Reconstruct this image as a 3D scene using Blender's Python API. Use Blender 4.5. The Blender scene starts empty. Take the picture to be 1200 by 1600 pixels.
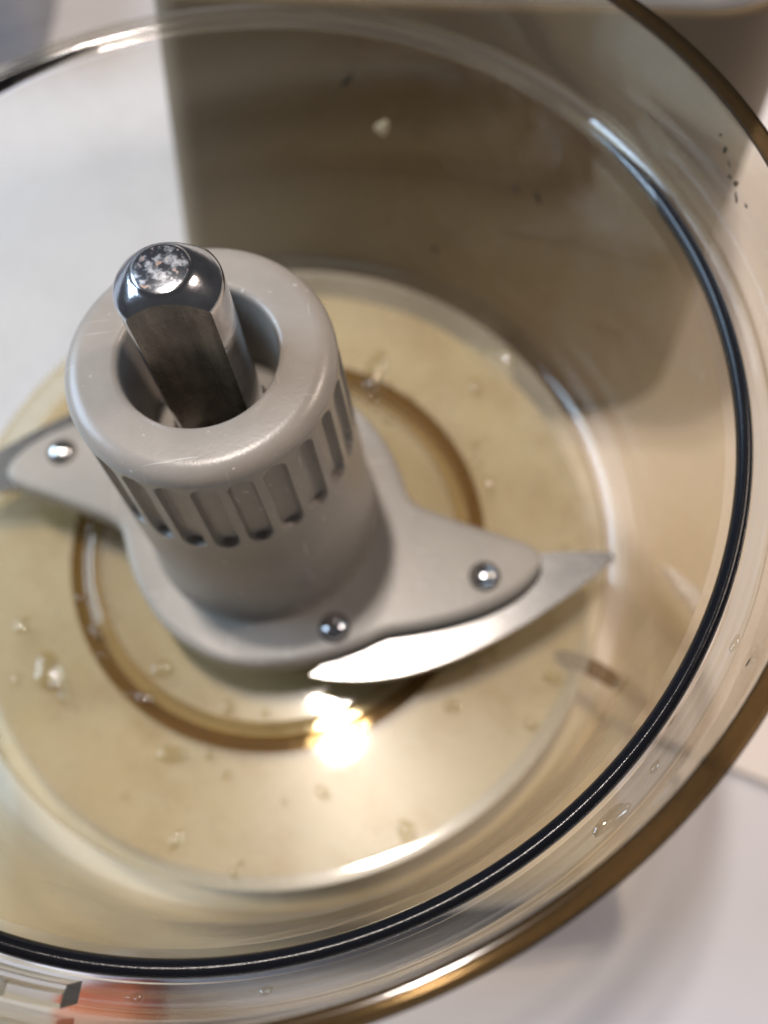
import bpy, bmesh, math, random
from mathutils import Matrix, Vector

S = 0.1                      # one model unit = 10 cm (inner lip radius of the bowl = 1)
rng = random.Random(7)
scene = bpy.context.scene
COL = scene.collection

# ------------------------------------------------------------------ camera
TILT, ROLL = 0.393852814, -0.118312898
cam_rot = Matrix.Rotation(TILT, 4, 'X') @ Matrix.Rotation(ROLL, 4, 'Z')
cd = bpy.data.cameras.new('camera')
cam = bpy.data.objects.new('camera', cd)
COL.objects.link(cam)
CAM = Vector((0.298193, -0.937845, 2.368008))
cam.matrix_world = Matrix.Translation(CAM * S) @ cam_rot
cd.sensor_fit = 'HORIZONTAL'
cd.sensor_width = 7.2
cd.lens = 7.2 * 1461.18 / 1200.0
cd.clip_start, cd.clip_end = 0.01, 50
cd.dof.use_dof = True
cd.dof.focus_distance = 0.153
cd.dof.aperture_fstop = 2.1
scene.camera = cam

# ------------------------------------------------------------------ room light
world = bpy.data.worlds.new('World')
scene.world = world
world.use_nodes = True
world.node_tree.nodes['Background'].inputs[0].default_value = (0.80, 0.80, 0.86, 1)
world.node_tree.nodes['Background'].inputs[1].default_value = 0.075


def area(name, loc, target, size, power, color, size_y=None):
    ld = bpy.data.lights.new(name, 'AREA')
    ld.shape = 'RECTANGLE' if size_y else 'DISK'
    ld.size = size
    if size_y:
        ld.size_y = size_y
    ld.energy = power
    ld.color = color
    o = bpy.data.objects.new(name, ld)
    COL.objects.link(o)
    o.location = loc
    d = Vector(target) - Vector(loc)
    o.rotation_euler = d.to_track_quat('-Z', 'Y').to_euler()
    return o


area('ceiling_lamp', (-0.101, 0.260, 1.42), (0, 0, 0), 0.055, 6.8, (1.0, 0.89, 0.80))
area('ceiling_lamp', (-0.095, 0.185, 1.42), (0, 0, 0), 0.055, 6.8, (1.0, 0.89, 0.80))
area('side_lamp', (1.10, 0.22, 1.15), (0, 0, 0), 0.30, 7.5, (1.0, 0.82, 0.72))
area('window_light', (-1.45, 0.55, 0.95), (0, 0, 0), 1.0, 31.0, (0.57, 0.76, 1.0), 0.9)

vs = scene.view_settings
vs.view_transform = 'Standard'
vs.look = 'None'
vs.gamma = 1
vs.exposure = 0.16
vs.use_curve_mapping = False
scene.render.engine = 'CYCLES'
cy = scene.cycles
cy.max_bounces = 9
cy.diffuse_bounces = 3
cy.use_adaptive_sampling = True
cy.adaptive_threshold = 0.02
cy.transparent_max_bounces = 24
cy.transmission_bounces = 8
cy.glossy_bounces = 4
cy.use_denoising = True
cy.sample_clamp_indirect = 6.0
cy.caustics_reflective = True
cy.caustics_refractive = True


# ------------------------------------------------------------------ materials
def new_mat(name):
    m = bpy.data.materials.new(name)
    m.use_nodes = True
    nt = m.node_tree
    for n in list(nt.nodes):
        nt.nodes.remove(n)
    out = nt.nodes.new('ShaderNodeOutputMaterial')
    return m, nt, out


def N(nt, typ, **kw):
    n = nt.nodes.new(typ)
    for k, v in kw.items():
        if k.startswith('i_'):
            n.inputs[k[2:].replace('_', ' ')].default_value = v
        else:
            setattr(n, k, v)
    return n


def L(nt, a, b):
    nt.links.new(a, b)


def math_n(nt, op, a=None, b=None, clamp=False):
    n = nt.nodes.new('ShaderNodeMath')
    n.operation = op
    n.use_clamp = clamp
    for i, v in enumerate((a, b)):
        if v is None:
            continue
        if isinstance(v, (int, float)):
            n.inputs[i].default_value = v
        else:
            nt.links.new(v, n.inputs[i])
    return n.outputs[0]


def ramp(nt, fac, stops):
    r = nt.nodes.new('ShaderNodeValToRGB')
    els = r.color_ramp.elements
    while len(els) < len(stops):
        els.new(0.5)
    for e, (p, c) in zip(els, stops):
        e.position = p
        e.color = c if len(c) == 4 else (*c, 1)
    nt.links.new(fac, r.inputs[0])
    return r.outputs[0]


def noise(nt, scale, detail=4, rough=0.55, vec=None):
    n = nt.nodes.new('ShaderNodeTexNoise')
    n.inputs['Scale'].default_value = scale
    n.inputs['Detail'].default_value = detail
    n.inputs['Roughness'].default_value = rough
    if vec is None:
        tc = nt.nodes.new('ShaderNodeTexCoord')
        vec = tc.outputs['Object']
    nt.links.new(vec, n.inputs['Vector'])
    return n.outputs['Fac']


def bump(nt, h, strength, dist):
    b = nt.nodes.new('ShaderNodeBump')
    b.inputs['Strength'].default_value = strength
    b.inputs['Distance'].default_value = dist
    nt.links.new(h, b.inputs['Height'])
    return b.outputs[0]


def polar(nt):
    """angle round the bowl axis and radius, from object coordinates"""
    tc = nt.nodes.new('ShaderNodeTexCoord')
    sx = nt.nodes.new('ShaderNodeSeparateXYZ')
    nt.links.new(tc.outputs['Object'], sx.inputs[0])
    ang = math_n(nt, 'ARCTAN2', sx.outputs['Y'], sx.outputs['X'])
    r2 = math_n(nt, 'ADD', math_n(nt, 'MULTIPLY', sx.outputs['X'], sx.outputs['X']),
                math_n(nt, 'MULTIPLY', sx.outputs['Y'], sx.outputs['Y']))
    r = math_n(nt, 'SQRT', r2)
    return ang, r, sx.outputs['Z']


def clear_plastic(name, tint, rough=0.06, haze=0.05, haze_col=(0.75, 0.70, 0.6), bump_s=0.0, f0=0.05, streaky=False,
                  gloss=0.85, sheen=0.0, stain=None, deep_k=(0.88, 0.81, 0.68), smudge=False, deep_from=0.45, deep_to=0.95):
    """moulded polycarbonate: tinted straight-through transmission, Fresnel gloss, worn haze"""
    m, nt, out = new_mat(name)
    tr = N(nt, 'ShaderNodeBsdfTransparent')
    lw = N(nt, 'ShaderNodeLayerWeight')
    lw.inputs['Blend'].default_value = 0.5
    # a longer way through the plastic at a slant takes more light, mostly blue
    deep = tuple(t * k for t, k in zip(tint, deep_k))
    L(nt, ramp(nt, lw.outputs['Facing'], [(deep_from, tint), (deep_to, deep)]), tr.inputs[0])
    gl = N(nt, 'ShaderNodeBsdfGlossy')
    df = N(nt, 'ShaderNodeBsdfDiffuse')
    df.inputs[0].default_value = (*haze_col, 1)
    gl.inputs['Color'].default_value = (1, 1, 1, 1)
    gl.inputs['Roughness'].default_value = rough
    m1 = N(nt, 'ShaderNodeMixShader')
    m1.inputs[0].default_value = haze
    if smudge:
        L(nt, math_n(nt, 'MULTIPLY', ramp(nt, noise(nt, 55, 3, 0.7), [(0.45, (0.1,) * 3), (0.75, (1.0,) * 3)]), haze), m1.inputs[0])
    if bump_s:
        if streaky:
            ang, r, z = polar(nt)
            cv = nt.nodes.new('ShaderNodeCombineXYZ')
            L(nt, math_n(nt, 'MULTIPLY', ang, 1.5), cv.inputs[0])
            L(nt, math_n(nt, 'MULTIPLY', r, 420.0), cv.inputs[1])
            h = noise(nt, 1.0, 3, 0.6, cv.outputs[0])
            h2 = noise(nt, 45, 4, 0.6)
            L(nt, math_n(nt, 'MULTIPLY', ramp(nt, h2, [(0.35, (0.6,) * 3), (0.7, (1.0,) * 3)]), haze), m1.inputs[0])
            h = math_n(nt, 'ADD', math_n(nt, 'MULTIPLY', h, 0.16), h2)
        else:
            h = noise(nt, 60, 2, 0.6)
        L(nt, bump(nt, h, bump_s, 0.002), gl.inputs['Normal'])
    fac = math_n(nt, 'POWER', lw.outputs['Facing'], 4.5)
    fac = math_n(nt, 'ADD', math_n(nt, 'MULTIPLY', fac, gloss), f0, True)
    if stain:                     # brownish film left in blotches
        src = tr.inputs[0].links[0].from_socket
        mx = N(nt, 'ShaderNodeMix', data_type='RGBA', blend_type='MULTIPLY')
        L(nt, math_n(nt, 'MULTIPLY', ramp(nt, noise(nt, 70, 6, 0.7), [(0.50, (0, 0, 0)), (0.72, (1, 1, 1))]), 0.8), mx.inputs[0])
        L(nt, src, mx.inputs[6])
        mx.inputs[7].default_value = (*stain, 1)
        L(nt, mx.outputs[2], tr.inputs[0])
    L(nt, tr.outputs[0], m1.inputs[1])
    L(nt, df.outputs[0], m1.inputs[2])
    m2 = N(nt, 'ShaderNodeMixShader')
    L(nt, fac, m2.inputs[0])
    L(nt, m1.outputs[0], m2.inputs[1])
    L(nt, gl.outputs[0], m2.inputs[2])
    if sheen:                     # worn surface: a broad soft lobe under the clear one
        g2 = N(nt, 'ShaderNodeBsdfGlossy')
        g2.inputs['Color'].default_value = (1, 1, 1, 1)
        g2.inputs['Roughness'].default_value = 0.30
        g2.inputs['Anisotropy'].default_value = 0.45
        tg = N(nt, 'ShaderNodeTangent', direction_type='RADIAL', axis='Z')
        L(nt, tg.outputs[0], g2.inputs['Tangent'])
        m3 = N(nt, 'ShaderNodeMixShader')
        m3.inputs[0].default_value = sheen
        L(nt, m2.outputs[0], m3.inputs[1])
        L(nt, g2.outputs[0], m3.inputs[2])
        L(nt, m3.outputs[0], out.inputs[0])
    else:
        L(nt, m2.outputs[0], out.inputs[0])
    return m


def principled(name, color, rough=0.5, metal=0.0, spec=0.5, col2=None, cscale=30, bscale=300, bstr=0.05,
               rvar=0.1, coat=0.0, aniso=0.0, scratch=0.0):
    m, nt, out = new_mat(name)
    b = N(nt, 'ShaderNodeBsdfPrincipled')
    b.inputs['Metallic'].default_value = metal
    b.inputs['Specular IOR Level'].default_value = spec
    b.inputs['Coat Weight'].default_value = coat
    b.inputs['Anisotropic'].default_value = aniso
    n1 = noise(nt, cscale, 5, 0.6)
    c2 = col2 or tuple(c * 0.88 for c in color)
    csock = ramp(nt, n1, [(0.35, c2), (0.65, color)])
    if scratch:                   # pale hairline scuffs in two directions and small nicks
        tc = N(nt, 'ShaderNodeTexCoord')
        acc = None
        for rot, sc in ((0.5, (60, 1800, 60)), (-0.9, (1500, 70, 90)), (0.0, (700, 700, 700))):
            mp = N(nt, 'ShaderNodeMapping')
            mp.inputs['Rotation'].default_value = (0.2, 0.1, rot)
            mp.inputs['Scale'].default_value = sc
            L(nt, tc.outputs['Object'], mp.inputs[0])
            v = ramp(nt, noise(nt, 1.0, 2, 0.5, mp.outputs[0]), [(0.70, (0, 0, 0)), (0.76, (1, 1, 1))])
            acc = v if acc is None else math_n(nt, 'MAXIMUM', acc, v)
        mx = N(nt, 'ShaderNodeMix', data_type='RGBA')
        L(nt, math_n(nt, 'MULTIPLY', acc, scratch), mx.inputs[0])
        L(nt, csock, mx.inputs[6])
        mx.inputs[7].default_value = (0.75, 0.73, 0.70, 1)
        csock = mx.outputs[2]
    L(nt, csock, b.inputs['Base Color'])
    L(nt, math_n(nt, 'ADD', math_n(nt, 'MULTIPLY', n1, rvar), rough - rvar * 0.5), b.inputs['Roughness'])
    L(nt, bump(nt, noise(nt, bscale, 3, 0.6), bstr, 0.001), b.inputs['Normal'])
    L(nt, b.outputs[0], out.inputs[0])
    return m


M_wall = clear_plastic('clear polycarbonate wall', (0.97, 0.95, 0.90), 0.03, 0.05, (0.6, 0.54, 0.44), 0.03, f0=0.032, smudge=True)
M_collar = clear_plastic('clear polycarbonate collar', (0.97, 0.96, 0.94), 0.05, 0.03, (0.7, 0.64, 0.55), 0.06)
M_ledge = clear_plastic('ridged clear ledge', (0.95, 0.94, 0.91), 0.03, 0.03, (0.7, 0.64, 0.55), f0=0.11)
M_floor = clear_plastic('yellowed polycarbonate floor', (0.89, 0.855, 0.735), 0.04, 0.20, (0.66, 0.61, 0.50), 0.016, streaky=True, f0=0.042, sheen=0.024, stain=(0.86, 0.78, 0.62))
M_groove = clear_plastic('deep amber polycarbonate', (0.66, 0.56, 0.39), 0.06, 0.10, (0.36, 0.28, 0.17), 0.06)
M_step = clear_plastic('amber step polycarbonate', (0.85, 0.79, 0.62), 0.05, 0.12, (0.55, 0.46, 0.32), 0.06)
M_lip = clear_plastic('clear lip', (0.97, 0.96, 0.93), 0.05, 0.02, (0.7, 0.65, 0.6))
M_edge = clear_plastic('amber rim edge with reflection tint', (0.43, 0.35, 0.235), 0.08, 0.05, (0.26, 0.18, 0.09), gloss=0.10, f0=0.02, deep_k=(0.07, 0.055, 0.05), deep_from=0.22, deep_to=0.50)  # amber plastic; the dark of its inner reflection is put into the tint
M_hub = principled('grey moulded hub plastic', (0.335, 0.303, 0.266), 0.31, 0, 0.5, (0.275, 0.25, 0.22), 45, 1400, 0.05, 0.16, scratch=0.5)
M_carrier = principled('grey carrier plastic', (0.37, 0.35, 0.32), 0.36, 0, 0.5, (0.315, 0.296, 0.27), 40, 900, 0.10, 0.16, scratch=0.4)
M_cream = principled('cream base plastic', (0.74, 0.67, 0.55), 0.5, 0, 0.4, (0.70, 0.63, 0.51), 20, 300, 0.05)
M_tower = principled('shaded housing plastic', (0.18, 0.132, 0.076), 0.45, 0, 0.4, (0.166, 0.121, 0.07), 14, 400, 0.05)  # off-white plastic with its shade put into a brown colour
M_top = principled('lit housing plastic', (0.72, 0.69, 0.65), 0.4, 0, 0.4, (0.68, 0.65, 0.61), 14, 400, 0.05)  # same plastic as the housing, in its lit tone
M_counter = principled('white laminate counter', (0.68, 0.68, 0.72), 0.42, 0, 0.4, (0.63, 0.63, 0.67), 9, 250, 0.05)
M_cream_counter = principled('cream laminate counter', (0.82, 0.76, 0.72), 0.42, 0, 0.4, (0.77, 0.71, 0.67), 9, 250, 0.05)
M_red = principled('orange red plastic', (0.72, 0.16, 0.06), 0.4, 0, 0.4)
M_greybox = principled('blue grey painted metal', (0.36, 0.38, 0.44), 0.4, 0, 0.5)
M_crumb = principled('dark dried food speck', (0.035, 0.03, 0.018), 0.6, 0, 0.3)
M_palespot = principled('pale wall spot', (0.75, 0.66, 0.45), 0.6, 0, 0.3)  # small pale spot on the back wall


def mat_lip_dark():  # black base colour stands in for the dark mirrored in the clear lip
    m, nt, out = new_mat('black lip reflection')
    b = N(nt, 'ShaderNodeBsdfPrincipled')
    b.inputs['Base Color'].default_value = (0.006, 0.0065, 0.009, 1)
    b.inputs['Roughness'].default_value = 0.17
    b.inputs['Specular IOR Level'].default_value = 0.32
    ang, r, z = polar(nt)
    cv = nt.nodes.new('ShaderNodeCombineXYZ')
    L(nt, math_n(nt, 'MULTIPLY', ang, 240.0), cv.inputs[0])
    st = noise(nt, 1.0, 3, 0.8, cv.outputs[0])
    L(nt, bump(nt, st, 0.10, 0.0006), b.inputs['Normal'])
    L(nt, b.outputs[0], out.inputs[0])
    return m


def mat_blade():
    m, nt, out = new_mat('ground steel blade')
    b = N(nt, 'ShaderNodeBsdfPrincipled')
    b.inputs['Metallic'].default_value = 1
    tc = N(nt, 'ShaderNodeTexCoord')
    mp = N(nt, 'ShaderNodeMapping')
    mp.inputs['Scale'].default_value = (300, 2500, 300)
    mp.inputs['Rotation'].default_value = (0, 0, 0.3)
    L(nt, tc.outputs['Object'], mp.inputs[0])
    st = noise(nt, 1.0, 4, 0.6, mp.outputs[0])
    L(nt, ramp(nt, st, [(0.3, (0.31, 0.305, 0.30)), (0.7, (0.45, 0.44, 0.43))]), b.inputs['Base Color'])
    L(nt, math_n(nt, 'ADD', math_n(nt, 'MULTIPLY', noise(nt, 60), 0.12), 0.19), b.inputs['Roughness'])
    L(nt, bump(nt, st, 0.07, 0.0006), b.inputs['Normal'])
    L(nt, b.outputs[0], out.inputs[0])
    return m


def mat_shaft(name, dirty):
    m, nt, out = new_mat(name)
    b = N(nt, 'ShaderNodeBsdfPrincipled')
    if dirty == 2:          # pitted end face: bare steel, limescale and rust
        n1 = noise(nt, 420, 6, 0.65)
        n2 = noise(nt, 520, 5, 0.6)
        scale_mask = math_n(nt, 'MULTIPLY', ramp(nt, n1, [(0.50, (0, 0, 0)), (0.66, (1, 1, 1))]), 0.65)
        rust_mask = math_n(nt, 'MULTIPLY', ramp(nt, n2, [(0.58, (0, 0, 0)), (0.66, (1, 1, 1))]), 0.9)
        c = N(nt, 'ShaderNodeMix', data_type='RGBA')
        L(nt, scale_mask, c.inputs[0])
        c.inputs[6].default_value = (0.58, 0.61, 0.68, 1)
        c.inputs[7].default_value = (0.52, 0.52, 0.50, 1)
        c2 = N(nt, 'ShaderNodeMix', data_type='RGBA')
        L(nt, rust_mask, c2.inputs[0])
        L(nt, c.outputs[2], c2.inputs[6])
        c2.inputs[7].default_value = (0.40, 0.17, 0.04, 1)
        L(nt, c2.outputs[2], b.inputs['Base Color'])
        mx = math_n(nt, 'MAXIMUM', scale_mask, rust_mask)
        L(nt, math_n(nt, 'SUBTRACT', 1.0, mx), b.inputs['Metallic'])
        L(nt, math_n(nt, 'ADD', math_n(nt, 'MULTIPLY', mx, 0.35), 0.16), b.inputs['Roughness'])
        L(nt, bump(nt, n1, 0.08, 0.0006), b.inputs['Normal'])
    elif dirty == 1:        # worn flat, brown residue and vertical drips
        tc = N(nt, 'ShaderNodeTexCoord')
        mp = N(nt, 'ShaderNodeMapping')
        mp.inputs['Scale'].default_value = (420, 420, 45)
        L(nt, tc.outputs['Object'], mp.inputs[0])
        n1 = noise(nt, 1.0, 5, 0.65, mp.outputs[0])
        n2 = noise(nt, 160, 5, 0.6)
        mixn = math_n(nt, 'ADD', math_n(nt, 'MULTIPLY', n1, 0.6), math_n(nt, 'MULTIPLY', n2, 0.4))
        L(nt, ramp(nt, mixn, [(0.30, (0.055, 0.047, 0.037)), (0.5, (0.14, 0.122, 0.098)), (0.72, (0.27, 0.24, 0.19))]),
          b.inputs['Base Color'])
        b.inputs['Metallic'].default_value = 0.75
        L(nt, math_n(nt, 'ADD', math_n(nt, 'MULTIPLY', n2, 0.18), 0.18), b.inputs['Roughness'])
        L(nt, bump(nt, mixn, 0.10, 0.001), b.inputs['Normal'])
    else:
        n1 = noise(nt, 120, 5, 0.6)
        L(nt, ramp(nt, n1, [(0.35, (0.42, 0.42, 0.43)), (0.6, (0.62, 0.62, 0.64))]), b.inputs['Base Color'])
        b.inputs['Metallic'].default_value = 1
        L(nt, math_n(nt, 'ADD', math_n(nt, 'MULTIPLY', n1, 0.14), 0.09), b.inputs['Roughness'])
        L(nt, bump(nt, noise(nt, 300, 4), 0.08, 0.001), b.inputs['Normal'])
    L(nt, b.outputs[0], out.inputs[0])
    return m


def mat_water():
    return clear_plastic('water', (0.965, 0.95, 0.91), 0.012, 0.0, (1, 1, 1), f0=0.06)


def mat_chrome():
    return principled('polished steel rivet', (0.70, 0.71, 0.74), 0.10, 1.0, 0.5, (0.6, 0.6, 0.63), 80, 300, 0.02, 0.05)


M_lip_dark = mat_lip_dark()
M_blade = mat_blade()
M_steel = mat_shaft('polished shaft steel', 0)
M_flat = mat_shaft('stained shaft flat', 1)
M_end = mat_shaft('pitted shaft end', 2)
M_water = mat_water()
M_chrome = mat_chrome()


# ------------------------------------------------------------------ mesh helpers
def tag(o, label=None, cat=None, group=None, kind=None):
    for k, v in (('label', label), ('category', cat), ('group', group), ('kind', kind)):
        if v:
            o[k] = v
    return o


def link(name, me, mat, parent=None, smooth=True, angle=35):
    if mat is not None:
        me.materials.append(mat)
    if smooth:
        for p in me.polygons:
            p.use_smooth = True
        me.set_sharp_from_angle(angle=math.radians(angle))
    o = bpy.data.objects.new(name, me)
    COL.objects.link(o)
    if parent:
        o.parent = parent
    return o


def from_bm(name, bm, mat, parent=None, smooth=True, angle=35):
    bmesh.ops.recalc_face_normals(bm, faces=bm.faces)
    me = bpy.data.meshes.new(name)
    bm.to_mesh(me)
    bm.free()
    return link(name, me, mat, parent, smooth, angle)


def empty(name, loc=(0, 0, 0)):
    o = bpy.data.objects.new(name, None)
    o.empty_display_size = 0.02
    COL.objects.link(o)
    o.location = loc
    return o


def lathe(name, prof, mat, parent=None, seg=256, closed=True, a0=0.0, a1=2 * math.pi, angle=35, wob=None):
    """revolve (r, z) profile (model units) about the bowl axis"""
    full = abs(a1 - a0 - 2 * math.pi) < 1e-6
    n = seg if full else seg + 1
    vs_, fs = [], []
    k = len(prof)
    for i in range(n):
        a = a0 + (a1 - a0) * i / seg
        c, s = math.cos(a), math.sin(a)
        for (r, z) in prof:
            vs_.append((r * c * S, r * s * S, z * S))
    for i in range(seg):
        j = (i + 1) % n
        for p in range(k if closed else k - 1):
            q = (p + 1) % k
            fs.append((i * k + p, j * k + p, j * k + q, i * k + q))
    me = bpy.data.meshes.new(name)
    me.from_pydata(vs_, [], fs)
    bm = bmesh.new()
    bm.from_mesh(me)
    bmesh.ops.remove_doubles(bm, verts=bm.verts, dist=1e-6)
    if not full and closed:
        bmesh.ops.holes_fill(bm, edges=[e for e in bm.edges if e.is_boundary])
    bmesh.ops.recalc_face_normals(bm, faces=bm.faces)
    bm.to_mesh(me)
    bm.free()
    return link(name, me, mat, parent, True, angle)


def prism(name, pts, z0, z1, mat, parent, bev=0.0, seg=2):
    bm = bmesh.new()
    lo = [bm.verts.new((x * S, y * S, z0 * S)) for x, y in pts]
    bm.faces.new(lo)
    ret = bmesh.ops.extrude_face_region(bm, geom=bm.faces[:])
    vv = [g for g in ret['geom'] if isinstance(g, bmesh.types.BMVert)]
    bmesh.ops.translate(bm, verts=vv, vec=(0, 0, (z1 - z0) * S))
    if bev:
        top = [e for e in bm.edges if all(abs(v.co.z - z1 * S) < 1e-7 for v in e.verts)]
        bmesh.ops.bevel(bm, geom=top, offset=bev * S, segments=seg, profile=0.6, affect='EDGES')
    bm.normal_update()
    bmesh.ops.triangulate(bm, faces=[f for f in bm.faces if len(f.verts) > 4])
    return from_bm(name, bm, mat, parent)


def smooth_pts(pts, it=2, closed=True):
    for _ in range(it):
        q = []
        n = len(pts)
        for i in range(n if closed else n - 1):
            a, b = pts[i], pts[(i + 1) % n]
            q.append((a[0] * .75 + b[0] * .25, a[1] * .75 + b[1] * .25))
            q.append((a[0] * .25 + b[0] * .75, a[1] * .25 + b[1] * .75))
        if not closed:
            q = [pts[0]] + q + [pts[-1]]
        pts = q
    return pts


def rounded_box(name, x0, x1, y0, y1, z0, z1, bev, mat, parent, rot=0.0, seg=6, lean=None):
    bm = bmesh.new()
    bmesh.ops.create_cube(bm, size=1)
    for v in bm.verts:
        v.co = Vector(((x0 if v.co.x < 0 else x1) * S, (y0 if v.co.y < 0 else y1) * S, (z0 if v.co.z < 0 else z1) * S))
    eds = [e for e in bm.edges if not all(abs(v.co.z - z0 * S) < 1e-7 for v in e.verts)]
    bmesh.ops.bevel(bm, geom=eds, offset=bev * S, segments=seg, profile=0.5, affect='EDGES')
    if lean:
        for v in bm.verts:
            t = (v.co.x / S - x0) / (x1 - x0)
            v.co.x -= (z1 * S - v.co.z) * (lean[0] * (1 - t) + lean[1] * t)
    bmesh.ops.rotate(bm, verts=bm.verts, cent=(0, 0, 0), matrix=Matrix.Rotation(rot, 3, 'Z'))
    return from_bm(name, bm, mat, parent)


def arc(cr, cz, rad, a0, a1, n):
    return [(cr + rad * math.cos(math.radians(a0 + (a1 - a0) * i / n)),
             cz + rad * math.sin(math.radians(a0 + (a1 - a0) * i / n))) for i in range(n + 1)]


# ------------------------------------------------------------------ setting: counter
ZC = -1.27


def slab(name, pts, z, mat, t=0.3):
    o = prism(name, pts, z - t, z, mat, None)
    return o


# seam runs through (1.44,-.62) -> (1.56,-.69)
sx0, sy0 = 1.455, -0.618
dxs, dys = 0.866, -0.5
A = (sx0 - dxs * 1.2, sy0 - dys * 1.2)
B = (sx0 + dxs * 30, sy0 + dys * 30)
counter = slab('countertop', [(-60, -60), (60, -60), (60, 60), (-60, 60)], ZC, M_counter)
tag(counter, 'pale white laminate countertop under the machine', 'countertop', kind='structure')
panel = slab('counter_panel', [A, B, (60, 60), (A[0] + 5, 60)], ZC + 0.05, M_cream_counter, 0.045)
tag(panel, 'cream countertop panel right of the bowl ending in a thin seam', 'countertop', kind='structure')

# ------------------------------------------------------------------ machine
mach = empty('food_processor', (0, 0, ZC * S))
tag(mach, 'off white food processor base and motor housing standing behind the clear bowl', 'food processor')


def put(o):
    """parent to the machine while the mesh stays in bowl coordinates"""
    o.parent = mach
    o.location = (0, 0, -ZC * S)
    return o


AZ = math.radians(78)
def corner(cx, cy, r, a0, a1, n=10):
    return [(cx + r * math.cos(math.radians(a0 + (a1 - a0) * i / n)), cy + r * math.sin(math.radians(a0 + (a1 - a0) * i / n))) for i in range(n + 1)]


def housing(name, inset, z0, z1, bev, mat):
    x0, x1, y0, y1 = -0.385 + inset, 1.27 - inset, 1.15 + inset, 2.7 - inset
    pts = (corner(x0 + 0.09, y0 + 0.09, 0.09, 180, 270) + corner(x1 - 0.27, y0 + 0.27, 0.27, 270, 360, 20) +
           corner(x1 - 0.2, y1 - 0.2, 0.2, 0, 90) + corner(x0 + 0.2, y1 - 0.2, 0.2, 90, 180))
    o = prism(name, pts, z0, z1, mat, None, bev, 5)
    for v in o.data.vertices:            # the sides flare slightly towards the foot
        t = (v.co.x / S - x0) / (x1 - x0)
        v.co.x -= (0.77 * S - v.co.z) * (0.16 * (1 - t) - 0.035 * t)
    o.data.transform(Matrix.Rotation(AZ - math.pi / 2, 4, 'Z'))
    return put(o)


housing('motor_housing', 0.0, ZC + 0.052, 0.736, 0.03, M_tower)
housing('housing_lit_top', 0.012, 0.730, 0.783, 0.04, M_top)  # cap added to carry the lit tone of the housing's top
put(lathe('pedestal', [(0.0, -0.06), (0.80, -0.06), (0.85, -0.075), (0.868, -0.11), (0.87, -0.5), (0.86, ZC + 0.052), (0.0, ZC + 0.052)],
          M_cream, None, 192, False))
put(rounded_box('pedestal_front', -0.92, 0.86, -0.98, 0.1, ZC + 0.06, -0.30, 0.12, M_cream, None, 0.0))
put(rounded_box('pedestal_bridge', -0.30, 0.65, 0.5, 1.3, ZC + 0.06, -0.75, 0.05, M_cream, None, AZ - math.pi / 2))

# drive shaft: round bar with two flats
SH = 0.090
FL = 0.0595
FAZ = math.radians(-91)


def shaft_mesh():
    seg = 240
    prof = []
    prof.append((0.0, 1.192))
    prof.append((0.043, 1.192))
    prof.append((0.0465, 1.1905))
    prof.append((0.049, 1.187))
    for i in range(1, 9):
        t = i / 8
        prof.append((0.049 + (0.0865 - 0.049) * t, 1.187 + (1.1535 - 1.187) * t ** 1.25))
    prof += [(0.0885, 1.1505), (0.0898, 1.146), (SH, 1.141)]
    for z in [1.135, 1.1, 1.05, 1.0, 0.9, 0.8, 0.7, 0.55, 0.3, 0.02]:
        prof.append((SH, z))
    bm = bmesh.new()
    rings = []
    for (r, z) in prof:
        ring = []
        for i in range(seg):
            a = 2 * math.pi * i / seg
            x, y = r * math.cos(a), r * math.sin(a)
            ring.append(bm.verts.new((x * S, y * S, z * S)))
        rings.append(ring)
    for p in range(len(prof) - 1):
        for i in range(seg):
            j = (i + 1) % seg
            vsq = (rings[p][i], rings[p][j], rings[p + 1][j], rings[p + 1][i])
            bm.faces.new(vsq)
    bmesh.ops.remove_doubles(bm, verts=bm.verts, dist=1e-7)
    bmesh.ops.holes_fill(bm, edges=[e for e in bm.edges if e.is_boundary])
    for sgn in (1, -1):                  # mill the two flats
        nrm = Vector((math.cos(FAZ), math.sin(FAZ), 0)) * sgn
        r_ = bmesh.ops.bisect_plane(bm, geom=bm.verts[:] + bm.edges[:] + bm.faces[:], dist=1e-8, plane_co=nrm * FL * S, plane_no=nrm,
                                    clear_outer=True)
        bmesh.ops.holes_fill(bm, edges=[e for e in bm.edges if e.is_boundary], sides=0)
    bmesh.ops.recalc_face_normals(bm, faces=bm.faces)
    me = bpy.data.meshes.new('drive_shaft')
    for m in (M_steel, M_flat, M_end):
        me.materials.append(m)
    nx, ny = math.cos(FAZ), math.sin(FAZ)
    for f in bm.faces:
        c = f.calc_center_median() / S
        if c.z > 1.1915 and f.normal.z > 0.9:
            f.material_index = 2
        elif abs(abs(c.x * nx + c.y * ny) - FL) < 0.0008 and abs(f.normal.x * nx + f.normal.y * ny) > 0.97:
            f.material_index = 1
    bm.to_mesh(me)
    bm.free()
    return link('drive_shaft', me, None, None, True, 30)


put(shaft_mesh())

# ------------------------------------------------------------------ bowl
bowl = empty('processor_bowl', (0, 0, 0))
tag(bowl, 'clear yellowed plastic food processor bowl with dark lip reflection modelled as a ring inside its rim', 'bowl')

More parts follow.
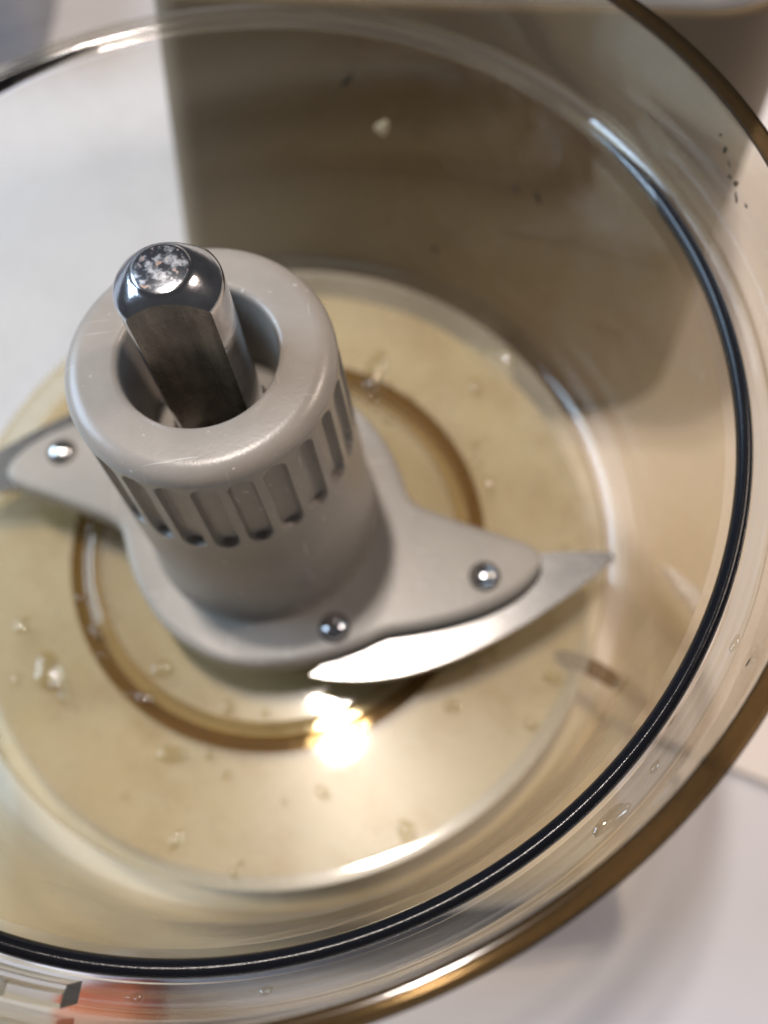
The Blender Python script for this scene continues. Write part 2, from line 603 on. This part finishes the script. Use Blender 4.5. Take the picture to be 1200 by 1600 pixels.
# floor: disc with raised centre, groove ring and fillet
lathe('floor', [(0.565, 0.0), (0.57, 0.0), (0.70, 0.0), (0.85, 0.0), (0.86, 0.0), (0.885, 0.004), (0.885, -0.040), (0.565, -0.040)], M_floor, bowl, 256)
lathe('centre_floor', [(0.105, 0.012), (0.12, 0.012), (0.48, 0.012), (0.49, 0.012), (0.49, -0.035), (0.105, -0.035)], M_floor, bowl, 192)
lathe('inner_step', [(0.491, 0.012), (0.494, 0.019), (0.500, 0.022), (0.508, 0.020), (0.514, 0.010), (0.522, 0.006), (0.5265, 0.004),
                     (0.5265, -0.036), (0.491, -0.036)], M_step, bowl, 192)
lathe('groove_ring', [(0.527, 0.002), (0.529, -0.012), (0.536, -0.017), (0.545, -0.016), (0.551, -0.006), (0.557, 0.002), (0.5645, 0.004),
                      (0.5645, -0.040), (0.527, -0.040)], M_groove, bowl, 192)
# wall, closed profile with a rounded foot
inner = [(0.886, 0.004), (0.900, 0.010), (0.915, 0.022), (0.926, 0.040), (0.932, 0.065), (0.950, 0.35), (0.968, 0.66), (0.974, 0.765)]
outer = [(1.004, 0.765), (0.998, 0.66), (0.980, 0.35), (0.962, 0.06), (0.955, 0.02), (0.940, -0.015), (0.915, -0.035), (0.886, -0.040)]
lathe('wall', inner + outer, M_wall, bowl, 256)
# lip bead, ledge with ridges, collar and rim edge
lathe('lip', [(1.0 + 0.0135 * math.cos(math.radians(a)), 0.795 + 0.0165 * math.sin(math.radians(a))) for a in range(0, 360, 20)],
      M_lip, bowl, 288)
lathe('ledge', [(1.0225, 0.785), (1.030, 0.792), (1.036, 0.785), (1.041, 0.800), (1.047, 0.802), (1.052, 0.792), (1.058, 0.795), (1.062, 0.770),
                (1.058, 0.757), (1.0225, 0.757)], M_ledge, bowl, 288)
lathe('collar', [(1.0625, 0.765), (1.066, 0.82), (1.060, 0.93), (1.058, 1.0375), (1.089, 1.0375), (1.089, 0.93), (1.088, 0.80), (1.080, 0.765)],
      M_collar, bowl, 288)
lathe('rim_edge', [(1.064, 1.0385), (1.0610, 1.041), (1.0605, 1.046), (1.063, 1.0505), (1.069, 1.0525), (1.084, 1.0525), (1.092, 1.0505), (1.0945, 1.046), (1.094, 1.041), (1.090, 1.0385)], M_edge, bowl, 288)


def lip_dark_mesh():  # dark internal reflection of the clear lip, built as a black arc
    a0, a1 = math.radians(-258), math.radians(33)     # gap at the back
    seg = 420
    vs_, fs = [], []
    k = 14
    for i in range(seg + 1):
        a = a0 + (a1 - a0) * i / seg
        d = min(a - a0, a1 - a)
        w = min(1.0, max(0.04, d / math.radians(17)))
        rr = 0.0190 * math.sin(w * math.pi / 2)
        cr = 1.0 + 0.004 * (1 - w)
        for j in range(k):
            b = 2 * math.pi * j / k
            r = cr + rr * 0.78 * math.cos(b)
            z = 0.795 + rr * math.sin(b)
            vs_.append((r * math.cos(a) * S, r * math.sin(a) * S, z * S))
    for i in range(seg):
        for j in range(k):
            q = (j + 1) % k
            fs.append((i * k + j, (i + 1) * k + j, (i + 1) * k + q, i * k + q))
    fs.append(tuple(range(k)))
    fs.append(tuple(range(seg * k, seg * k + k)))
    me = bpy.data.meshes.new('lip_reflection_ring')
    me.from_pydata(vs_, [], fs)
    bm = bmesh.new()
    bm.from_mesh(me)
    bmesh.ops.recalc_face_normals(bm, faces=bm.faces)
    bm.to_mesh(me)
    bm.free()
    return link('lip_reflection_ring', me, M_lip_dark, bowl)


tag(lip_dark_mesh(), 'glossy black arc standing in for the dark reflection in the clear lip')

# ------------------------------------------------------------------ chopping blade
blade = empty('chopping_blade', (0, 0, 0.014 * S))
tag(blade, 'grey plastic blade hub with two curved steel blades fitted on the shaft', 'blade')
ZB = 0.014


def bput(o):
    o.parent = blade
    o.location = (0, 0, -ZB * S)
    return o


def hub_mesh():
    NT = 24 * 36
    # outer side rows, bottom to top
    zs = []
    z = 0.21
    side = lambda z: 0.2505 + (0.278 - 0.2505) * (0.90 - z) / (0.90 - 0.21)
    prof = [(0.300, 0.200), (0.288, 0.206), (0.281, 0.220)]
    for i in range(14):
        zz = 0.24 + (0.63 - 0.24) * i / 13
        prof.append((side(zz), zz))
    for i in range(1, 105):
        zz = 0.63 + (0.912 - 0.63) * i / 104
        prof.append((side(zz), zz))
    rc = 0.040
    r_s = side(0.912)
    for i in range(1, 13):
        t = i / 12 * math.pi / 2
        prof.append((r_s - rc + rc * math.cos(t), 0.912 + 0.034 * math.sin(t)))
    prof += [(0.185, 0.9462), (0.160, 0.946), (0.1505, 0.9445), (0.1468, 0.940), (0.1455, 0.930), (0.1445, 0.90),
             (0.141, 0.78), (0.140, 0.735), (0.136, 0.722), (0.125, 0.716), (0.102, 0.712), (0.098, 0.700), (0.098, 0.30)]
    nrow = len(prof)
    sw = 0.0250          # slot half width
    zt, zb = 0.905, 0.650
    depth = 0.0160
    vs_, fs = [], []

    def sst(e0, e1, x):
        t = min(1, max(0, (x - e0) / (e1 - e0)))
        return t * t * (3 - 2 * t)
    for (r, z) in prof:
        for i in range(NT):
            a = 2 * math.pi * i / NT + math.radians(-92.3 - 7.5)
            rr = r
            if 0.63 < z < 0.93 and r > 0.2:
                ph = ((i + 0.5) % 36) / 36.0 - 0.5
                x = ph * math.radians(15) * 0.262
                zz = min(max(z, zb + sw), zt - sw)
                d = math.hypot(x, z - zz) - sw
                rr = r - depth * (1 - sst(-0.0040, 0.0008, d))
                # drain pit low in the slot
                dp = math.hypot(x / 0.0115, (z - (zb + 0.0068)) / 0.0036)
                rr -= 0.018 * (1 - sst(0.75, 1.1, dp))
            vs_.append((rr * math.cos(a) * S, rr * math.sin(a) * S, z * S))
    for p in range(nrow - 1):
        for i in range(NT):
            j = (i + 1) % NT
            fs.append((p * NT + i, p * NT + j, (p + 1) * NT + j, (p + 1) * NT + i))
    me = bpy.data.meshes.new('hub')
    me.from_pydata(vs_, [], fs)
    bm = bmesh.new()
    bm.from_mesh(me)
    bmesh.ops.recalc_face_normals(bm, faces=bm.faces)
    bm.to_mesh(me)
    bm.free()
    return link('hub', me, M_hub, None, True, 60)


bput(hub_mesh())

# carrier plate: centre disc with two swept arms (half outline, repeated by 180 degrees)
half = [(0.263, 0.275), (0.325, 0.165), (0.352, 0.075), (0.360, 0.025), (0.366, 0.000), (0.378, -0.020), (0.405, -0.040), (0.513, -0.098), (0.610, -0.146),
        (0.655, -0.172), (0.672, -0.205), (0.655, -0.240), (0.600, -0.285), (0.520, -0.318), (0.420, -0.338), (0.330, -0.345),
        (0.265, -0.345), (0.215, -0.365), (0.140, -0.385), (0.040, -0.395), (-0.060, -0.390), (-0.150, -0.360)]
full_pts = half + [(-x, -y) for x, y in half]
full_pts = smooth_pts(smooth_pts(full_pts, 1), 1)
bput(prism('carrier_plate', full_pts, 0.140, 0.205, M_carrier, None, 0.022, 4))


def blade_mesh(rot):
    outer_pts = [(0.070, -0.418), (0.120, -0.434), (0.200, -0.446), (0.300, -0.445), (0.410, -0.425), (0.520, -0.390), (0.620, -0.350),
                 (0.720, -0.298), (0.800, -0.250), (0.858, -0.214)]
    inner_pts = [(0.852, -0.196), (0.800, -0.186), (0.720, -0.178), (0.640, -0.172), (0.560, -0.200), (0.440, -0.260), (0.300, -0.310),
                 (0.160, -0.360)]
    bm = bmesh.new()
    outp = smooth_pts(outer_pts, 1, False)
    inp = smooth_pts(inner_pts, 1, False)
    ztop = 0.147
    zbot = 0.128
    # cutting bevel on the outer edge
    n = len(outp)
    ctr = []
    for i, p in enumerate(outp):
        t = i / (n - 1)
        q = inp[int(round((1 - t) * (len(inp) - 1)))]
        d = Vector((q[0] - p[0], q[1] - p[1])).normalized()
        ctr.append((p[0] + d.x * 0.006, p[1] + d.y * 0.006))
    c, s = math.cos(rot), math.sin(rot)
    W = lambda p, z: bm.verts.new(((p[0] * c - p[1] * s) * S, (p[0] * s + p[1] * c) * S, z * S))
    edge_lo = [W(p, zbot) for p in outp]
    edge_hi = [W(p, ztop) for p in ctr]
    in_hi = [W(p, ztop) for p in inp]
    in_lo = [W(p, zbot) for p in inp]
    for i in range(n - 1):
        bm.faces.new((edge_lo[i], edge_lo[i + 1], edge_hi[i + 1], edge_hi[i]))
    bm.faces.new(edge_hi + in_hi)
    bm.faces.new(list(reversed(edge_lo + in_lo)))
    for i in range(len(inp) - 1):
        bm.faces.new((in_hi[i], in_lo[i], in_lo[i + 1], in_hi[i + 1]))
    bm.faces.new((edge_hi[-1], edge_lo[-1], in_lo[0], in_hi[0]))
    bm.faces.new((edge_lo[0], edge_hi[0], in_hi[-1], in_lo[-1]))
    bmesh.ops.triangulate(bm, faces=[f for f in bm.faces if len(f.verts) > 4])
    return from_bm('steel_blade', bm, M_blade, None, True, 30)


for k in range(2):
    bput(blade_mesh(math.pi * k))


def dome(rad, h, seg=24, rings=6):
    bm = bmesh.new()
    prev = None
    top = bm.verts.new((0, 0, h))
    rws = []
    for i in range(1, rings + 1):
        t = i / rings * math.pi / 2
        rws.append([bm.verts.new((rad * math.sin(t) * math.cos(2 * math.pi * j / seg),
                                  rad * math.sin(t) * math.sin(2 * math.pi * j / seg), h * math.cos(t))) for j in range(seg)])
    for j in range(seg):
        bm.faces.new((top, rws[0][j], rws[0][(j + 1) % seg]))
    for i in range(rings - 1):
        for j in range(seg):
            q = (j + 1) % seg
            bm.faces.new((rws[i][j], rws[i + 1][j], rws[i + 1][q], rws[i][q]))
    bm.faces.new(list(reversed(rws[-1])))
    return bm


bm = dome(0.0320 * S, 0.019 * S)
riv_me = bpy.data.meshes.new('rivet')
bmesh.ops.recalc_face_normals(bm, faces=bm.faces)
bm.to_mesh(riv_me)
bm.free()
riv_me.materials.append(M_chrome)
for p in riv_me.polygons:
    p.use_smooth = True
bm = dome(0.0385 * S, 0.004 * S, 24, 3)
seat_me = bpy.data.meshes.new('rivet_seat')
bmesh.ops.recalc_face_normals(bm, faces=bm.faces)
bm.to_mesh(seat_me)
bm.free()
seat_me.materials.append(principled('grimy rivet seat', (0.16, 0.145, 0.125), 0.5, 0, 0.4, (0.10, 0.09, 0.075), 900, 900, 0.1))
for p in seat_me.polygons:
    p.use_smooth = True
for (x, y) in ((0.522, -0.238), (-0.522, 0.238), (0.148, -0.322), (-0.148, 0.322)):
    o = bpy.data.objects.new('rivet', riv_me)
    COL.objects.link(o)
    o.parent = blade
    o.location = (x * S, y * S, (0.2058 - ZB) * S)
    st = bpy.data.objects.new('rivet_seat', seat_me)
    COL.objects.link(st)
    st.parent = o
    st.location = (0, 0, -0.0004 * S)


# ------------------------------------------------------------------ bowl latch and lug
def glass(name, tint, ior=1.5, rough=0.03):
    m, nt, out = new_mat(name)
    b = N(nt, 'ShaderNodeBsdfPrincipled')
    b.inputs['Base Color'].default_value = (*tint, 1)
    b.inputs['Roughness'].default_value = rough
    b.inputs['IOR'].default_value = ior
    b.inputs['Transmission Weight'].default_value = 1.0
    L(nt, bump(nt, noise(nt, 90), 0.04, 0.001), b.inputs['Normal'])
    L(nt, b.outputs[0], out.inputs[0])
    return m


M_block = glass('thick clear polycarbonate', (0.90, 0.87, 0.82))


def sector_block(name, a0, a1, prof, mat, parent):
    o = lathe(name, prof, mat, parent, 24, True, math.radians(a0), math.radians(a1), 30)
    return o


sector_block('latch_block', -131, -103.5, [(1.024, 0.81), (1.024, 0.875), (1.036, 0.885), (1.055, 0.885), (1.055, 0.81)], M_block, bowl)
sector_block('latch_block', -131, -105, [(1.093, 0.80), (1.093, 0.90), (1.11, 0.92), (1.19, 0.90), (1.22, 0.86), (1.22, 0.78), (1.12, 0.74)], M_block, bowl)
sector_block('latch_block', -113, -108, [(1.030, 0.892), (1.030, 0.93), (1.050, 0.93), (1.050, 0.892)], M_block, bowl)
lug = prism('locking_lug', smooth_pts([(0.705, -0.372), (0.80, -0.415), (0.86, -0.475), (0.84, -0.505), (0.775, -0.452), (0.695, -0.405)], 2),
            -0.0575, -0.0425, principled('brown lug plastic', (0.16, 0.095, 0.045), 0.5), bowl)

# ------------------------------------------------------------------ things around the machine
red = rounded_box('plastic_cap', -0.98, -0.66, -1.32, -1.08, ZC + 0.001, -1.0, 0.06, M_red, None, 0.0, 3)
tag(red, 'orange red plastic cap on the counter seen through the rim at lower left', 'plastic cap')
tray = rounded_box('grey_box', -5.5, -1.62, 3.2, 7.0, ZC + 0.001, -0.75, 0.08, M_greybox, None, -0.12, 3)
tag(tray, 'blurred blue grey metal box on the counter at far upper left corner', 'box')


# ------------------------------------------------------------------ water and specks
def drop_mesh(name, rx, ry, h, mat, lumpy, seed):
    r_ = random.Random(seed)
    bm = dome(1.0, 1.0, 18, 5)
    ph = [r_.uniform(0, 6.28) for _ in range(3)]
    for v in bm.verts:
        a = math.atan2(v.co.y, v.co.x)
        k = 1 + lumpy * (0.5 * math.sin(2 * a + ph[0]) + 0.3 * math.sin(3 * a + ph[1]) + 0.2 * math.sin(5 * a + ph[2]))
        v.co.x *= rx * S * k
        v.co.y *= ry * S * k
        v.co.z *= h * S
    bmesh.ops.recalc_face_normals(bm, faces=bm.faces)
    me = bpy.data.meshes.new(name)
    bm.to_mesh(me)
    bm.free()
    me.materials.append(mat)
    for p in me.polygons:
        p.use_smooth = True
    return me


def place(name, me, loc, normal, spin):
    o = bpy.data.objects.new(name, me)
    COL.objects.link(o)
    q = Vector(normal).to_track_quat('Z', 'Y')
    o.rotation_euler = (q.to_matrix() @ Matrix.Rotation(spin, 3, 'Z')).to_euler()
    o.location = Vector(loc) * S
    return o


def floor_z(x, y):
    r = math.hypot(x, y)
    if r < 0.49:
        return 0.0123
    if r < 0.566:
        return 0.0225 if r < 0.52 else 0.005
    return 0.0006


named = [
    (-0.298, -0.540, 0.030, 0.017, 'long bright water drop below the brown ring, lower left of centre'),
    (-0.318, -0.321, 0.020, 0.020, 'round glinting water drop inside the brown ring below the left arm'),
    (-0.364, -0.391, 0.019, 0.019, 'bright water drop sitting on the brown ring at lower left'),
    (-0.620, -0.290, 0.040, 0.030, 'largest flat water drop on the left side of the bowl floor'),
    (0.261, -0.787, 0.022, 0.018, 'water drop near the front edge of the bowl floor'),
    (0.706, 0.494, 0.026, 0.020, 'water drop at the back right edge of the bowl floor'),
    (0.320, 0.500, 0.022, 0.050, 'stretched water drop touching the brown ring behind the hub'),
    (0.600, -0.566, 0.012, 0.018, 'small water drop on the right front of the bowl floor'),
]
for i, (x, y, rx, ry, lab) in enumerate(named):
    o = place('water_drop', drop_mesh('water_drop', rx * 1.3, ry * 1.3, min(rx, ry) * 0.42, M_water, 0.25, 40 + i), (x, y, floor_z(x, y)), (0, 0, 1), 0.5 * i if i != 6 else -0.35)
    tag(o, lab, 'water drop', 'water drops in the bowl')
small_me = [drop_mesh('water_drop', 0.016, 0.013, 0.0055, M_water, 0.25, 70 + i) for i in range(4)]
small = [(-0.684, -0.152), (-0.614, -0.205), (-0.477, -0.265), (0.361, 0.444), (0.305, 0.394), (0.337, 0.316), (0.533, -0.378), (0.675, -0.462),
         (-0.738, -0.441), (-0.160, -0.835), (-0.402, -0.370), (-0.58, -0.36), (-0.53, -0.10), (-0.70, -0.30)]
for i in range(34):
    a, r = (rng.uniform(-3.0, -1.0) if i % 3 else rng.uniform(-1.0, 1.0)), rng.uniform(0.44, 0.85)
    small.append((r * math.cos(a), r * math.sin(a)))
for i, (x, y) in enumerate(small):
    o = place('water_drop', small_me[i % 4], (x, y, floor_z(x, y)), (0, 0, 1), i * 1.3)
    k = rng.choice((0.5, 0.7, 0.9, 1.2, 1.7))
    o.scale = (k, k * rng.uniform(0.7, 1.3), k)
    rr = math.hypot(x, y)
    where = ('inside the brown ring' if rr < 0.49 else 'on the brown ring' if rr < 0.57 else
             'left of the brown ring' if x < -0.3 else 'behind the right blade' if y > -0.1 else
             'in front of the blade' if x < 0.4 else 'below the right blade tip')
    tag(o, 'tiny clear water drop on the bowl floor ' + where, 'water drop', 'tiny drops ' + where)


def wall_point(th, z):
    r = 0.932 + (0.974 - 0.932) * (z - 0.065) / 0.70
    return (r * math.cos(th), r * math.sin(th), z), (-math.cos(th), -math.sin(th), 0.06)


specks = [(70.0, 0.669, 0.015, 0.006, M_crumb, 'dark curled food speck high on the back wall of the bowl'),
          (37.9, 0.547, 0.011, 0.005, M_crumb, 'right one of two dark specks close together on back right wall'),
          (42.0, 0.528, 0.008, 0.005, M_crumb, 'left one of two dark specks close together on back right wall'),
          (55.4, 0.167, 0.010, 0.006, M_crumb, 'dark food speck low on the back wall above the floor edge'),
          (64.8, 0.546, 0.017, 0.014, M_palespot, 'pale round spot on the back wall below the dark curl')]
for i, (th, z, rx, ry, mt, lab) in enumerate(specks):
    p, n = wall_point(math.radians(th), z)
    o = place('food_speck', drop_mesh('food_speck', rx * 1.35, ry * 1.35, 0.004, mt, 0.5, 90 + i), p, n, 0.9 + i)
    tag(o, lab, 'food speck', 'food specks on the bowl wall')

# drops lying on the ledge outside the modelled lip reflection
ledge = [(-55, 1.043, 0.040, 0.012, 'long amber water drop on the ledge at the lower right front'),
         (-49, 1.040, 0.012, 0.006, 'short glinting water drop on the ledge right of the long one'),
         (-35, 1.048, 0.018, 0.006, 'thin water streak on the ledge at the right'),
         (-99, 1.040, 0.014, 0.008, 'water drop on the ledge over the orange red cap'),
         (-88, 1.040, 0.012, 0.007, 'bright water drop on the ledge at the front, right of the red cap')]
for i, (th, r, rx, ry, lab) in enumerate(ledge):
    t = math.radians(th)
    o = place('water_drop', drop_mesh('water_drop', rx, ry, 0.007, M_water, 0.2, 120 + i), (r * math.cos(t), r * math.sin(t), 0.803), (0, 0, 1), t + math.pi / 2)
    tag(o, lab, 'water drop', 'water drops on the ledge')

# dried flecks on the inside of the collar at the right
fleck_me = [drop_mesh('food_speck', 0.010, 0.0035, 0.002, M_crumb, 0.8, 150 + i) for i in range(3)]
flecks = [(17.5, 0.985), (16.2, 0.97), (15.0, 0.955), (14.2, 0.935), (13.0, 0.94), (12.2, 0.915), (10.5, 0.93), (-24, 0.87), (-26, 0.885), (-38, 0.90)]
for i, (th, z) in enumerate(flecks):
    t = math.radians(th)
    r = 1.066 - 0.008 * min(1, (z - 0.82) / 0.2)
    o = place('food_speck', fleck_me[i % 3], (r * math.cos(t), r * math.sin(t), z), (-math.cos(t), -math.sin(t), 0), 0.7 + i * 0.9)
    k = rng.uniform(0.5, 1.1)
    o.scale = (k, k, k)
    tag(o, 'tiny dark dried fleck inside the clear collar ' + ('at the upper right' if th > 0 else 'at the lower right'), 'food speck',
        'flecks on the collar ' + ('upper right' if th > 0 else 'lower right'))
